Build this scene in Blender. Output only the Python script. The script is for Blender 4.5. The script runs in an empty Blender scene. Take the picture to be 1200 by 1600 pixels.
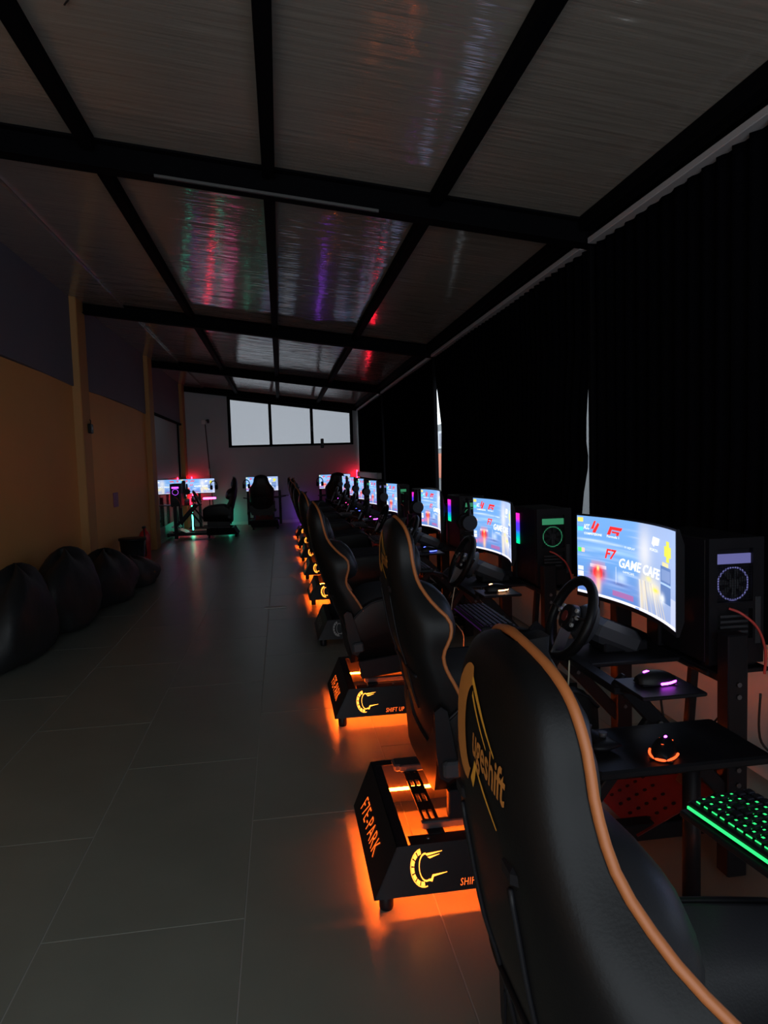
import bpy, math, random
import numpy as np
from mathutils import Vector, Matrix
random.seed(7)
sc = bpy.context.scene
COL = sc.collection
PI = math.pi

# ---------------------------------------------------------------- camera
def cam_axes(yaw, pitch, roll):
    cy, sy = math.cos(yaw), math.sin(yaw)
    fwd = Vector((sy*math.cos(pitch), cy*math.cos(pitch), math.sin(pitch)))
    right = Vector((cy, -sy, 0)); up = right.cross(fwd)
    c, s = math.cos(roll), math.sin(roll)
    return c*right + s*up, -s*right + c*up, fwd
r_, u_, f_ = cam_axes(0.146488, -0.0714102, -0.0304741)
cd = bpy.data.cameras.new('camera'); cam = bpy.data.objects.new('camera', cd); COL.objects.link(cam)
cd.sensor_fit = 'VERTICAL'; cd.sensor_height = 36; cd.lens = 1080/1600*36
cd.clip_start = 0.02; cd.clip_end = 200
cam.matrix_world = Matrix(((r_.x, u_.x, -f_.x, 0), (r_.y, u_.y, -f_.y, 0), (r_.z, u_.z, -f_.z, 1.4), (0, 0, 0, 1)))
sc.camera = cam
# ---------------------------------------------------------------- sky, exposure
w = bpy.data.worlds.new('overcast_sky'); sc.world = w; w.use_nodes = True
bg = w.node_tree.nodes['Background']; bg.inputs[0].default_value = (0.84, 0.93, 1.0, 1); bg.inputs[1].default_value = 3.0
vs = sc.view_settings; vs.view_transform = 'Standard'; vs.look = 'None'; vs.exposure = 0; vs.gamma = 1; vs.use_curve_mapping = False
sc.cycles.use_denoising = True
sc.cycles.max_bounces = 7; sc.cycles.sample_clamp_indirect = 4
sc.cycles.caustics_reflective = True
def portal(name, loc, rot, sx, sy):
    l = bpy.data.lights.new(name, 'AREA'); l.shape = 'RECTANGLE'; l.size = sx; l.size_y = sy; l.cycles.is_portal = True
    o = bpy.data.objects.new(name, l); COL.objects.link(o); o.location = loc; o.rotation_euler = rot; return o
portal('entrance_daylight', (-0.15, -1.75, 1.35), (PI/2, 0, 0), 3.9, 2.5)
portal('window_daylight', (0.3, 17.2, 2.35), (-PI/2, 0, 0), 2.95, 1.25)

# ---------------------------------------------------------------- materials
def mat(name, col, rough=0.6, metal=0.0, spec=0.5, emit=None, estr=0.0, bump=None, coat=0.0, var=None):
    m = bpy.data.materials.new(name); m.use_nodes = True; nt = m.node_tree; b = nt.nodes['Principled BSDF']
    b.inputs['Base Color'].default_value = (*col, 1); b.inputs['Roughness'].default_value = rough
    b.inputs['Metallic'].default_value = metal; b.inputs['Specular IOR Level'].default_value = spec
    b.inputs['Coat Weight'].default_value = coat; b.inputs['Coat Roughness'].default_value = 0.15
    if emit:
        b.inputs['Emission Color'].default_value = (*emit, 1); b.inputs['Emission Strength'].default_value = estr
    if bump or var:
        tc = nt.nodes.new('ShaderNodeTexCoord'); mp = nt.nodes.new('ShaderNodeMapping'); nt.links.new(tc.outputs['Object'], mp.inputs[0])
    if bump:
        sc3, st = bump; mp.inputs['Scale'].default_value = sc3 if isinstance(sc3, tuple) else (sc3,)*3
        n = nt.nodes.new('ShaderNodeTexNoise'); n.inputs['Scale'].default_value = 1; n.inputs['Detail'].default_value = 3
        nt.links.new(mp.outputs[0], n.inputs['Vector'])
        bp = nt.nodes.new('ShaderNodeBump'); bp.inputs['Strength'].default_value = st; bp.inputs['Distance'].default_value = 0.01
        nt.links.new(n.outputs[0], bp.inputs['Height']); nt.links.new(bp.outputs[0], b.inputs['Normal'])
    if var:
        sc1, amt = var
        n2 = nt.nodes.new('ShaderNodeTexNoise'); n2.inputs['Scale'].default_value = sc1; n2.inputs['Detail'].default_value = 5
        nt.links.new(tc.outputs['Object'], n2.inputs['Vector'])
        mx = nt.nodes.new('ShaderNodeMix'); mx.data_type = 'RGBA'
        mx.inputs[6].default_value = (*[c*(1-amt) for c in col], 1); mx.inputs[7].default_value = (*[min(1, c*(1+amt)) for c in col], 1)
        nt.links.new(n2.outputs[0], mx.inputs[0]); nt.links.new(mx.outputs[2], b.inputs['Base Color'])
    return m
M = {}
M['tile'] = mat('floor_tile', (0.172, 0.184, 0.158), 0.33, spec=0.5, bump=(14, 0.05), var=(3.0, 0.18))
M['grout'] = mat('grout', (0.33, 0.33, 0.31), 0.8)
M['wall_grey'] = mat('grey_paint', (0.13, 0.135, 0.17), 0.75, bump=(60, 0.08), var=(1.2, 0.1))
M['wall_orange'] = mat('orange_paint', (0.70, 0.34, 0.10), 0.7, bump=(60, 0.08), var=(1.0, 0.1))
M['wall_far'] = mat('pale_grey_paint', (0.36, 0.40, 0.43), 0.6, bump=(60, 0.08), var=(1.2, 0.08))
M['wall_green'] = mat('grey_green_panel', (0.22, 0.25, 0.24), 0.4)
M['low_wall'] = mat('off_white_plaster', (0.72, 0.72, 0.70), 0.7, var=(2, 0.1))
M['white'] = mat('white_trim', (0.5, 0.52, 0.52), 0.5)
M['steel'] = mat('black_steel_section', (0.003, 0.003, 0.004), 0.75, spec=0.03)
M['conduit'] = mat('grey_conduit', (0.06, 0.06, 0.06), 0.5)
M['pillar'] = mat('darkened_pillar_paint', (0.40, 0.20, 0.065), 0.7, bump=(60, 0.08))  # wall orange darkened, to offset the extra daylight on the pillar faces
M['rail'] = mat('pale_curtain_rail', (0.42, 0.4, 0.42), 0.4)
M['curtain'] = mat('black_curtain', (0.003, 0.003, 0.0045), 0.95, spec=0.0, bump=((3, 90, 3), 0.1))
M['black'] = mat('black_plastic', (0.007, 0.007, 0.009), 0.45, spec=0.2, bump=(300, 0.05))
M['black_metal'] = mat('black_powder_coat', (0.008, 0.0075, 0.010), 0.45, spec=0.2, bump=(400, 0.06))
M['leather'] = mat('black_leatherette', (0.0045, 0.0045, 0.005), 0.42, spec=0.18, bump=(260, 0.04))
M['leather_grey'] = mat('charcoal_leatherette', (0.02, 0.0205, 0.024), 0.42, spec=0.35, bump=(260, 0.05))
M['piping'] = mat('orange_piping', (0.36, 0.11, 0.028), 0.5)
M['yellow'] = mat('yellow_embroidery', (0.7, 0.33, 0.03), 0.6)
M['orange_thread'] = mat('orange_embroidery', (0.45, 0.17, 0.03), 0.6)
M['grey_plastic'] = mat('grey_plastic', (0.035, 0.036, 0.042), 0.45, spec=0.3)
M['chrome'] = mat('bright_metal', (0.16, 0.16, 0.17), 0.35, metal=1)
M['red_metal'] = mat('lit_red_plate_and_cap', (0.12, 0.015, 0.013), 0.4)  # red light on the footplate put into the base colour; wheel cap shares it
M['cable'] = mat('black_cable', (0.01, 0.01, 0.01), 0.5)
M['red_cable'] = mat('red_cable', (0.55, 0.06, 0.05), 0.45)
M['white_cable'] = mat('pale_cable', (0.55, 0.5, 0.35), 0.5)
M['bag'] = mat('black_bag_cloth', (0.008, 0.009, 0.01), 0.6, bump=(9, 0.5))
M['red_paint'] = mat('extinguisher_red', (0.45, 0.02, 0.02), 0.35)
M['paper'] = mat('white_card', (0.6, 0.6, 0.6), 0.6)
M['mirror'] = mat('mirror', (0.75, 0.8, 0.8), 0.04, metal=1)
M['engraving'] = mat('grey_engraving', (0.3, 0.3, 0.3), 0.5)
M['facade'] = mat('facade_grey', (0.10, 0.105, 0.11), 0.8, var=(1, 0.15))
M['facade_white'] = mat('facade_white', (0.3, 0.31, 0.33), 0.7)
M['facade_orange'] = mat('facade_orange', (0.35, 0.08, 0.03), 0.7)
def glow(name, col, s): return mat(name, (0.02, 0.02, 0.02), 0.5, emit=col, estr=s)
M['led'] = glow('orange_led', (1, 0.105, 0.006), 150)
M['cut'] = glow('lit_cutout_orange', (1, 0.16, 0.012), 3.6)
M['cut_y'] = glow('lit_cutout_amber', (1, 0.30, 0.03), 3.6)
M['text_o'] = glow('lit_lettering_orange', (1, 0.12, 0.01), 1.8)
M['purple'] = glow('purple_light', (0.62, 0.06, 1.0), 12)
M['purple_dim'] = glow('purple_light_dim', (0.5, 0.08, 1.0), 2.5)
M['purple_faint'] = glow('purple_faint', (0.5, 0.08, 1.0), .03)
M['warm'] = glow('warm_light', (1, 0.45, 0.2), 8)
M['pink'] = glow('pink_light', (1, 0.04, 0.28), 16)
M['teal'] = glow('teal_light', (0.04, 0.9, 0.55), 15)
M['red_bar'] = glow('red_bar_light', (1, 0.008, 0.03), 60)
M['violet_bar'] = glow('violet_bar_light', (0.35, 0.06, 1.0), 9)
M['blue'] = glow('blue_light', (0.08, 0.12, 1), 5)
M['green'] = glow('green_light', (0.03, 1, 0.22), 1.3)
M['green_fan'] = glow('green_fan_light', (0.1, 0.75, 0.35), 0.28)
M['violet_fan'] = glow('violet_fan_light', (0.35, 0.35, 0.95), 0.34)
M['redled'] = glow('red_led', (1, 0.01, 0.03), 9)
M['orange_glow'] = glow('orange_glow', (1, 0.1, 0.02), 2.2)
M['scr_red'] = glow('screen_red', (0.95, 0.03, 0.03), 1.2)
M['scr_white'] = glow('screen_white', (1, 1, 1), 1.35)
M['scr_yellow'] = glow('screen_yellow', (0.85, 0.8, 0.03), 1.1)
def rainbow():
    m = bpy.data.materials.new('rainbow_strip'); m.use_nodes = True; nt = m.node_tree; b = nt.nodes['Principled BSDF']
    tc = nt.nodes.new('ShaderNodeTexCoord'); sx = nt.nodes.new('ShaderNodeSeparateXYZ'); cr = nt.nodes.new('ShaderNodeValToRGB')
    nt.links.new(tc.outputs['Generated'], sx.inputs[0]); nt.links.new(sx.outputs[2], cr.inputs[0]); nt.links.new(cr.outputs[0], b.inputs['Emission Color'])
    e = cr.color_ramp.elements; e[0].position = 0.05; e[0].color = (0.0, 0.8, 0.3, 1); e[1].position = 0.85; e[1].color = (0.9, 0.02, 0.55, 1)
    for p, c in ((0.3, (0.0, 0.35, 0.6, 1)), (0.45, (0.05, 0.05, 0.9, 1)), (0.68, (0.1, 0.03, 0.9, 1))):
        x = e.new(p); x.color = c
    b.inputs['Emission Strength'].default_value = 1.3; b.inputs['Base Color'].default_value = (0.02, 0.02, 0.02, 1); return m
M['rainbow'] = rainbow()
# window pane: frosted film that lets a part of the daylight through
def pane_mat():
    m = bpy.data.materials.new('frosted_pane'); m.use_nodes = True; nt = m.node_tree
    for n in list(nt.nodes): nt.nodes.remove(n)
    o = nt.nodes.new('ShaderNodeOutputMaterial'); t = nt.nodes.new('ShaderNodeBsdfTransparent'); t.inputs[0].default_value = (0.385, 0.385, 0.395, 1)
    g = nt.nodes.new('ShaderNodeBsdfGlossy'); g.inputs['Roughness'].default_value = 0.3
    mx = nt.nodes.new('ShaderNodeMixShader'); mx.inputs[0].default_value = 0.06
    nt.links.new(t.outputs[0], mx.inputs[1]); nt.links.new(g.outputs[0], mx.inputs[2]); nt.links.new(mx.outputs[0], o.inputs[0]); return m
M['pane'] = pane_mat()
# ceiling lining: glossy foil faced board with fine cross ripples
def ceil_mat():
    m = bpy.data.materials.new('foil_lining'); m.use_nodes = True; nt = m.node_tree; b = nt.nodes['Principled BSDF']
    b.inputs['Base Color'].default_value = (0.27, 0.24, 0.21, 1); b.inputs['Roughness'].default_value = 0.10; b.inputs['IOR'].default_value = 1.95
    b.inputs['Specular IOR Level'].default_value = 0.6
    tc = nt.nodes.new('ShaderNodeTexCoord')
    def noise(s, d=2.0):
        mp = nt.nodes.new('ShaderNodeMapping'); mp.inputs['Scale'].default_value = s; nt.links.new(tc.outputs['Object'], mp.inputs[0])
        n = nt.nodes.new('ShaderNodeTexNoise'); n.inputs['Scale'].default_value = 1; n.inputs['Detail'].default_value = d; nt.links.new(mp.outputs[0], n.inputs['Vector']); return n
    n1 = noise((1.6, 34, 1)); n2 = noise((2.2, 7, 1))
    ad = nt.nodes.new('ShaderNodeMath'); ad.operation = 'MULTIPLY_ADD'; ad.inputs[1].default_value = 2.2
    nt.links.new(n2.outputs[0], ad.inputs[0]); nt.links.new(n1.outputs[0], ad.inputs[2])
    bp = nt.nodes.new('ShaderNodeBump'); bp.inputs['Strength'].default_value = 0.42; bp.inputs['Distance'].default_value = 0.006
    nt.links.new(ad.outputs[0], bp.inputs['Height']); nt.links.new(bp.outputs[0], b.inputs['Normal']); return m
M['lining'] = ceil_mat()

# ---------------------------------------------------------------- mesh builder
class MB:
    def __init__(s): s.v = []; s.f = []; s.sm = []
    def add(s, vs, fs, smooth=False):
        o = len(s.v); s.v += [tuple(map(float, p)) for p in vs]; s.f += [tuple(i+o for i in f) for f in fs]; s.sm += [smooth]*len(fs); return s
    def box(s, x0, x1, y0, y1, z0, z1, T=None, b=0.0):
        x0, x1 = sorted((x0, x1)); y0, y1 = sorted((y0, y1)); z0, z1 = sorted((z0, z1))
        if b:
            b = min(b, (x1-x0)*.45, (y1-y0)*.45, (z1-z0)*.45)
            pts = []; 
            for z, i in ((z0, b), (z0+b, 0), (z1-b, 0), (z1, b)):
                for (sx, sy) in ((0, 0), (1, 0), (1, 1), (0, 1)):
                    X = x1 if sx else x0; Y = y1 if sy else y0; dx = -1 if sx else 1; dy = -1 if sy else 1
                    # two points per corner
                    a1 = (X+dx*i, Y+dy*(i+b), z); a2 = (X+dx*(i+b), Y+dy*i, z)
                    pts += [a1, a2] if (sx, sy) in ((0, 0), (1, 1)) else [a2, a1]
            fs = [tuple(range(7, -1, -1)), tuple(range(24, 32))]
            for l in range(3):
                for k in range(8):
                    a = l*8+k; c = l*8+(k+1) % 8; fs.append((a, c, c+8, a+8))
            if T: pts = [T @ Vector(p) for p in pts]
            return s.add(pts, fs)
        p = [(x0, y0, z0), (x1, y0, z0), (x1, y1, z0), (x0, y1, z0), (x0, y0, z1), (x1, y0, z1), (x1, y1, z1), (x0, y1, z1)]
        if T: p = [T @ Vector(q) for q in p]
        return s.add(p, [(0, 3, 2, 1), (4, 5, 6, 7), (0, 1, 5, 4), (1, 2, 6, 5), (2, 3, 7, 6), (3, 0, 4, 7)])
    def bar(s, a, b, wx, wy, up=(0, 0, 1)):
        a = Vector(a); b = Vector(b); d = b-a; L = d.length; z = d.normalized(); x = Vector(up).cross(z)
        if x.length < 1e-4: x = Vector((1, 0, 0)).cross(z)
        x.normalize(); y = z.cross(x)
        T = Matrix(((x.x, y.x, z.x, a.x), (x.y, y.y, z.y, a.y), (x.z, y.z, z.z, a.z), (0, 0, 0, 1)))
        return s.box(-wx/2, wx/2, -wy/2, wy/2, 0, L, T, b=min(wx, wy)*.12)
    def cyl(s, a, b, r0, r1=None, n=16, cap=True):
        r1 = r0 if r1 is None else r1; a = Vector(a); b = Vector(b); z = (b-a).normalized(); x = z.orthogonal().normalized(); y = z.cross(x)
        vs = [c + r*(math.cos(2*PI*k/n)*x + math.sin(2*PI*k/n)*y) for c, r in ((a, r0), (b, r1)) for k in range(n)]
        s.add(vs, [(k, (k+1) % n, n+(k+1) % n, n+k) for k in range(n)], True)
        if cap: s.add(vs, [tuple(range(n-1, -1, -1)), tuple(range(n, 2*n))])
        return s
    def tube(s, pts, r, n=6, closed=False):
        P = [Vector(p) for p in pts]; N = len(P); rings = []; x = None
        for i, p in enumerate(P):
            t = (P[(i+1) % N]-P[i-1]) if closed else (P[min(i+1, N-1)]-P[max(i-1, 0)])
            t.normalize()
            if x is None: x = t.orthogonal().normalized()
            else:
                x = x - t*x.dot(t)
                x = x.normalized() if x.length > 1e-6 else t.orthogonal().normalized()
            y = t.cross(x); rr = r[i] if isinstance(r, (list, tuple)) else r
            rings += [p + rr*(math.cos(2*PI*k/n)*x+math.sin(2*PI*k/n)*y) for k in range(n)]
        fs = [(i*n+k, i*n+(k+1) % n, ((i+1) % N)*n+(k+1) % n, ((i+1) % N)*n+k) for i in range(N if closed else N-1) for k in range(n)]
        if not closed: fs += [tuple(range(n-1, -1, -1)), tuple((N-1)*n+k for k in range(n))]
        return s.add(rings, fs, True)
    def loft(s, rings, closed=False, caps=False, smooth=True):
        n = len(rings[0]); vs = [p for r in rings for p in r]
        m = n if closed else n-1
        fs = [(i*n+k, i*n+(k+1) % n, (i+1)*n+(k+1) % n, (i+1)*n+k) for i in range(len(rings)-1) for k in range(m)]
        if caps: fs += [tuple(range(n-1, -1, -1)), tuple((len(rings)-1)*n+k for k in range(n))]
        return s.add(vs, fs, smooth)
    def prism(s, poly, fn, d):       # poly 2D, fn(u,v,h)->3D
        n = len(poly); vs = [fn(u, v, 0) for u, v in poly]+[fn(u, v, d) for u, v in poly]
        return s.add(vs, [tuple(range(n-1, -1, -1)), tuple(range(n, 2*n))]+[(k, (k+1) % n, n+(k+1) % n, n+k) for k in range(n)])
    def mesh(s, name):
        me = bpy.data.meshes.new(name); me.from_pydata(s.v, [], s.f); me.polygons.foreach_set('use_smooth', s.sm); me.update(); return me
    def build(s, name, m, parent=None, fix=True):
        me = s.mesh(name)
        if fix:
            import bmesh
            bm = bmesh.new(); bm.from_mesh(me); bmesh.ops.remove_doubles(bm, verts=bm.verts, dist=1e-6); bmesh.ops.recalc_face_normals(bm, faces=bm.faces); bm.to_mesh(me); bm.free()
        me.materials.append(m); o = bpy.data.objects.new(name, me); COL.objects.link(o); o.parent = parent
        return o
def empty(name, loc=(0, 0, 0), rz=0.0):
    o = bpy.data.objects.new(name, None); COL.objects.link(o); o.location = loc; o.rotation_euler = (0, 0, rz); o.empty_display_size = 0.1; return o
def tag(o, label=None, cat=None, group=None, kind=None):
    if label: o['label'] = label
    if cat: o['category'] = cat
    if group: o['group'] = group
    if kind: o['kind'] = kind
    return o
KIDS = {}
def copy_tree(o, parent=None):
    c = o.copy(); COL.objects.link(c); c.parent = parent
    for ch in list(o.children): copy_tree(ch, c)
    return c
_used = set()
def place(proto, rig, off, rz=0.0, dz=0.0):
    """put a prototype (or a copy of it) at local offset off of a rig = (x, y, rot)"""
    if proto.name in _used: o = copy_tree(proto)
    else: _used.add(proto.name); o = proto
    X, Y, R = rig; c, s = math.cos(R), math.sin(R)
    o.location = (X+off[0]*c-off[1]*s, Y+off[0]*s+off[1]*c, off[2]+dz); o.rotation_euler = (0, 0, R+rz); return o
def swap(o, names, m):
    for ch in list(o.children)+[g for c in o.children for g in c.children]:
        if ch.name.split('.')[0] in names:
            ch.material_slots[0].link = 'OBJECT'; ch.material_slots[0].material = m
def smooth_path(ctrl, n=8):
    P = [Vector(p) for p in ctrl]; out = []
    for i in range(len(P)-1):
        p0, p1, p2, p3 = P[max(i-1, 0)], P[i], P[i+1], P[min(i+2, len(P)-1)]
        for k in range(n):
            t = k/n; out.append(0.5*((2*p1)+(-p0+p2)*t+(2*p0-5*p1+4*p2-p3)*t*t+(-p0+3*p1-3*p2+p3)*t*t*t))
    out.append(P[-1]); return out
def interp(x, xs, ys): return float(np.interp(x, xs, ys))
_txt = {}
def text_polys(s, bold=0.0, shear=0.0, space=1.0):
    k = (s, bold, shear, space)
    if k in _txt: return _txt[k]
    cu = bpy.data.curves.new('t', 'FONT'); cu.body = s; cu.offset = bold; cu.shear = shear; cu.space_character = space; cu.resolution_u = 2
    o = bpy.data.objects.new('t', cu); COL.objects.link(o); dg = bpy.context.evaluated_depsgraph_get(); me = bpy.data.meshes.new_from_object(o.evaluated_get(dg))
    v = np.array([q.co[:2] for q in me.vertices]); f = [tuple(p.vertices) for p in me.polygons]
    bpy.data.objects.remove(o); bpy.data.curves.remove(cu); bpy.data.meshes.remove(me)
    v -= v.min(0); H = v[:, 1].max(); v /= H; _txt[k] = (v, f); return v, f
def lettering(s, fn, height, width=None, **kw):
    v, f = text_polys(s, **kw); W = v[:, 0].max(); sx = (width/W) if width else height
    return [fn(a*sx, b*height) for a, b in v], f

# ================================================================ the room
XL, XR, YN, YF = -2.25, 2.0, -1.7, 17.1
BEAMS = [0.0-0.3, 4.12, 8.55, 12.95, 17.0]
def zr(x): return 3.0875-0.13*x
floor = MB().box(XL-.1, XR+.1, YN, YF+.1, -0.06, -0.002).build('floor', M['grout']); tag(floor, kind='structure')
tm = {}
def tile(x0, x1, y0, y1):
    key = (round(x1-x0, 3), round(y1-y0, 3))
    if key not in tm:
        g = 0.0018; b = MB(); W, L = key; b.box(g, W-g, g, L-g, -0.012, 0.0, b=0.0009); o = b.build('floor_tile', M['tile'], floor); tm[key] = o
    else: o = tm[key].copy(); COL.objects.link(o); o.parent = floor
    o.location = (x0, y0, 0)
for i in range(-4, 4):
    x0 = -0.166+0.6*i; x1 = x0+0.6; x0c, x1c = max(x0, XL), min(x1, XR)
    if x1c-x0c < 0.02: continue
    y = 2.1-0.6*(abs(i) % 2)+0.6-6.0
    while y < YF:
        a, b = max(y, YN), min(y+1.2, YF)
        if b-a > 0.02: tile(x0c, x1c, a, b)
        y += 1.2
# ceiling: sloping lining panels between beams and purlins
ceil = MB().add([(XL-.1, YN, zr(XL-.1)+.05), (XR+.1, YN, zr(XR+.1)+.05), (XR+.1, YF+.1, zr(XR+.1)+.05), (XL-.1, YF+.1, zr(XL-.1)+.05),
                 (XL-.1, YN, zr(XL-.1)+.12), (XR+.1, YN, zr(XR+.1)+.12), (XR+.1, YF+.1, zr(XR+.1)+.12), (XL-.1, YF+.1, zr(XL-.1)+.12)],
                [(0, 3, 2, 1), (4, 5, 6, 7), (0, 1, 5, 4), (1, 2, 6, 5), (2, 3, 7, 6), (3, 0, 4, 7)]).build('ceiling', M['steel']); tag(ceil, kind='structure')
xs = [XL-.02, -1.72, -0.96, 0.0, 0.96, XR]
ys = [YN]+BEAMS[0:]
ys[-1] = YF
for i in range(len(xs)-1):
    for j in range(len(ys)-1):
        x0, x1, y0, y1 = xs[i]+.002, xs[i+1]-.002, ys[j]+.002, ys[j+1]-.002
        dz = -0.03 if i == 0 else 0.0
        b = MB(); nx, ny = 2, 2
        b.add([(x0, y0, zr(x0)+dz), (x1, y0, zr(x1)+dz), (x1, y1, zr(x1)+dz), (x0, y1, zr(x0)+dz), (x0, y0, zr(x0)+.045), (x1, y0, zr(x1)+.045), (x1, y1, zr(x1)+.045), (x0, y1, zr(x0)+.045)],
              [(0, 3, 2, 1), (4, 5, 6, 7), (0, 1, 5, 4), (1, 2, 6, 5), (2, 3, 7, 6), (3, 0, 4, 7)])
        b.build('ceiling_panel', M['lining'], ceil)
for k, y in enumerate(BEAMS):
    b = MB(); h = 0.15; wd = 0.055; xa, xb = XL+.02, XR-.03
    def prof(x): z = zr(x)-.002; return [(x, y-wd, z), (x, y+wd, z), (x, y+wd, z-.012), (x, y+.012, z-.016), (x, y+.012, z-h+.012), (x, y+wd, z-h+.01), (x, y+wd, z-h), (x, y-wd, z-h), (x, y-wd, z-h+.01), (x, y-.012, z-h+.012), (x, y-.012, z-.016), (x, y-wd, z-.012)]
    b.loft([prof(xa), prof(xb)], closed=True, caps=True, smooth=False); b.build('roof_beam', M['steel'], ceil)
for x in (-0.96, 0.0, 0.96):
    for j in range(len(ys)-1):
        z = zr(x); MB().box(x-.035, x+.035, ys[j]+.06, ys[j+1]-.06, z-.075, z-.001, b=.004).build('purlin', M['steel'], ceil)
# eave beam along the curtains, two steps
for j in range(len(ys)-1):
    MB().box(1.845, 1.93, ys[j]+.06, ys[j+1]-.06, 2.765, zr(1.845)-.002, b=.004).build('eave_purlin', M['steel'], ceil)
# wires and a thin conduit under beam 2 of the ceiling
c = MB().box(-0.62, 0.62, 4.045, 4.062, zr(0)-.168, zr(0)-.153, Matrix.Rotation(0.0, 4, 'Y')); 
cv = [(x, yy, zz-0.13*x) for x, yy, zz in c.v]; c.v = cv; c.build('conduit', M['conduit'], ceil)
MB().tube(smooth_path([(-.68, 2.15, zr(-.68)-.01), (-.66, 2.5, zr(-.66)-.012), (-.70, 2.62, zr(-.7)-.012), (-.69, 2.8, zr(-.69)-.012), (-.74, 2.9, zr(-.74)-.012)]), .0035).build('hanging_wire', M['cable'], ceil)
# left wall: orange below, grey above, pillars
wl = MB().box(XL-.2, XL-.06, YN, YF+.1, 0, 3.5).build('wall_left', M['wall_grey']); tag(wl, kind='structure')
pil = [(3.97, 4.27), (8.25, 8.6), (12.45, 12.85), (16.6, 17.0)]
segs = [(YN, 3.97), (4.27, 8.25), (8.6, 12.45)]
for a, b in segs:
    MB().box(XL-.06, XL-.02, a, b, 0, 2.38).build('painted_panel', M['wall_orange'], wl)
    q = MB(); n = 16; top = []
    for k in range(n+1):
        t = k/n; y = a+(b-a)*t; z = 2.36+0.05*math.exp(-t*3.2)*0+0.03*math.sin(PI*t); top.append((y, z))
    ring = lambda x: [(x, y, z) for y, z in top]+[(x, b, zr(XL)-.02), (x, a, zr(XL)-.02)]
    r0, r1 = ring(XL-.055), ring(XL+.0); m_ = len(r0)
    q.add(r0+r1, [tuple(range(m_-1, -1, -1)), tuple(range(m_, 2*m_))]+[(k, (k+1) % m_, m_+(k+1) % m_, m_+k) for k in range(m_)])
    q.build('upper_panel', M['wall_grey'], wl)
MB().box(XL-.06, XL-.02, 12.85, 16.6, 0.0, 0.30).box(XL-.06, XL-.02, 12.85, 16.6, 1.21, 2.40).build('lower_panel', M['wall_green'], wl)
MB().box(XL-.06, XL-.0, 12.85, 16.6, 2.44, zr(XL)-.02).build('upper_panel', M['wall_grey'], wl)
MB().box(XL-.06, XL+.03, 12.85, 16.6, 2.40, 2.44, b=.005).build('rail', M['steel'], wl)
MB().box(XL-.02, XL+.01, 16.2, 16.24, 1.21, 2.40).build('panel_stile', M['steel'], wl)
mr = MB().box(XL-.05, XL-.012, 12.9, 16.55, 0.31, 1.2); mr = mr.build('mirror', M['mirror']); tag(mr, 'long low mirror panel on the left wall reflecting the screens', 'mirror')
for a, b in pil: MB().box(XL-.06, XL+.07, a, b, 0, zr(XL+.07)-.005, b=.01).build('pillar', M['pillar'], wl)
# far wall with the sloping-topped window opening
wx0, wx1, wz0 = -1.2, 1.8, 1.87
def wtop(x): return 3.0875-0.13*x-0.15
wf = MB()
wf.box(XL-.1, wx0, YF, YF+.14, 0, 3.45); wf.box(wx1, XR+.1, YF, YF+.14, 0, 3.4); wf.box(wx0, wx1, YF, YF+.14, 0, wz0)
wf = wf.build('wall_far', M['wall_far']); tag(wf, kind='structure')
MB().box(XL, XR, YF-.015, YF-.001, 0, 0.075, b=.003).build('baseboard_far', M['white'])
tag(bpy.data.objects['baseboard_far'], kind='structure')
wn = MB()
fy0, fy1 = YF-.03, YF+.05
def slopebar(b, x0, x1, z0f, z1f):
    b.add([(x0, fy0, z0f(x0)), (x1, fy0, z0f(x1)), (x1, fy1, z0f(x1)), (x0, fy1, z0f(x0)), (x0, fy0, z1f(x0)), (x1, fy0, z1f(x1)), (x1, fy1, z1f(x1)), (x0, fy1, z1f(x0))],
          [(0, 3, 2, 1), (4, 5, 6, 7), (0, 1, 5, 4), (1, 2, 6, 5), (2, 3, 7, 6), (3, 0, 4, 7)])
slopebar(wn, wx0, wx1, lambda x: wtop(x)-.07, lambda x: wtop(x)+.16)
slopebar(wn, wx0, wx1, lambda x: wz0, lambda x: wz0+.05)
mull = [wx0+.03, -0.20, 0.80, wx1-.03]
wn = wn.build('window_1', M['steel']); tag(wn, kind='structure')
for x in mull:
    b = MB(); hw = .035
    b.add([(x-hw, fy0-.004, wz0), (x+hw, fy0-.004, wz0), (x+hw, fy1, wz0), (x-hw, fy1, wz0), (x-hw, fy0-.004, wtop(x-hw)), (x+hw, fy0-.004, wtop(x+hw)), (x+hw, fy1, wtop(x+hw)), (x-hw, fy1, wtop(x-hw))],
          [(0, 3, 2, 1), (4, 5, 6, 7), (0, 1, 5, 4), (1, 2, 6, 5), (2, 3, 7, 6), (3, 0, 4, 7)]); b.build('window_frame', M['steel'], wn)
for i in range(3):
    a, c = mull[i]+.03, mull[i+1]-.03; b = MB(); p0, p1 = YF, YF+.006
    b.add([(a, p0, wz0+.04), (c, p0, wz0+.04), (c, p1, wz0+.04), (a, p1, wz0+.04), (a, p0, wtop(a)-.06), (c, p0, wtop(c)-.06), (c, p1, wtop(c)-.06), (a, p1, wtop(a)-.06)],
          [(0, 3, 2, 1), (4, 5, 6, 7), (0, 1, 5, 4), (1, 2, 6, 5), (2, 3, 7, 6), (3, 0, 4, 7)]); b.build('window_pane', M['pane'], wn)
MB().box(.775, .825, YF-.07, YF-.034, 2.22, 2.34, b=.008).build('window_handle', M['grey_plastic'], wn)
s = MB().box(1.0, 1.075, YF-.1, YF-.02, 1.80, 2.03, b=.01).build('sensor_box', M['grey_plastic']); tag(s, 'small grey box fixed at the sill of the far window', 'sensor')
MB().box(-.0, .0, 0, 0, 0, 0)
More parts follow.
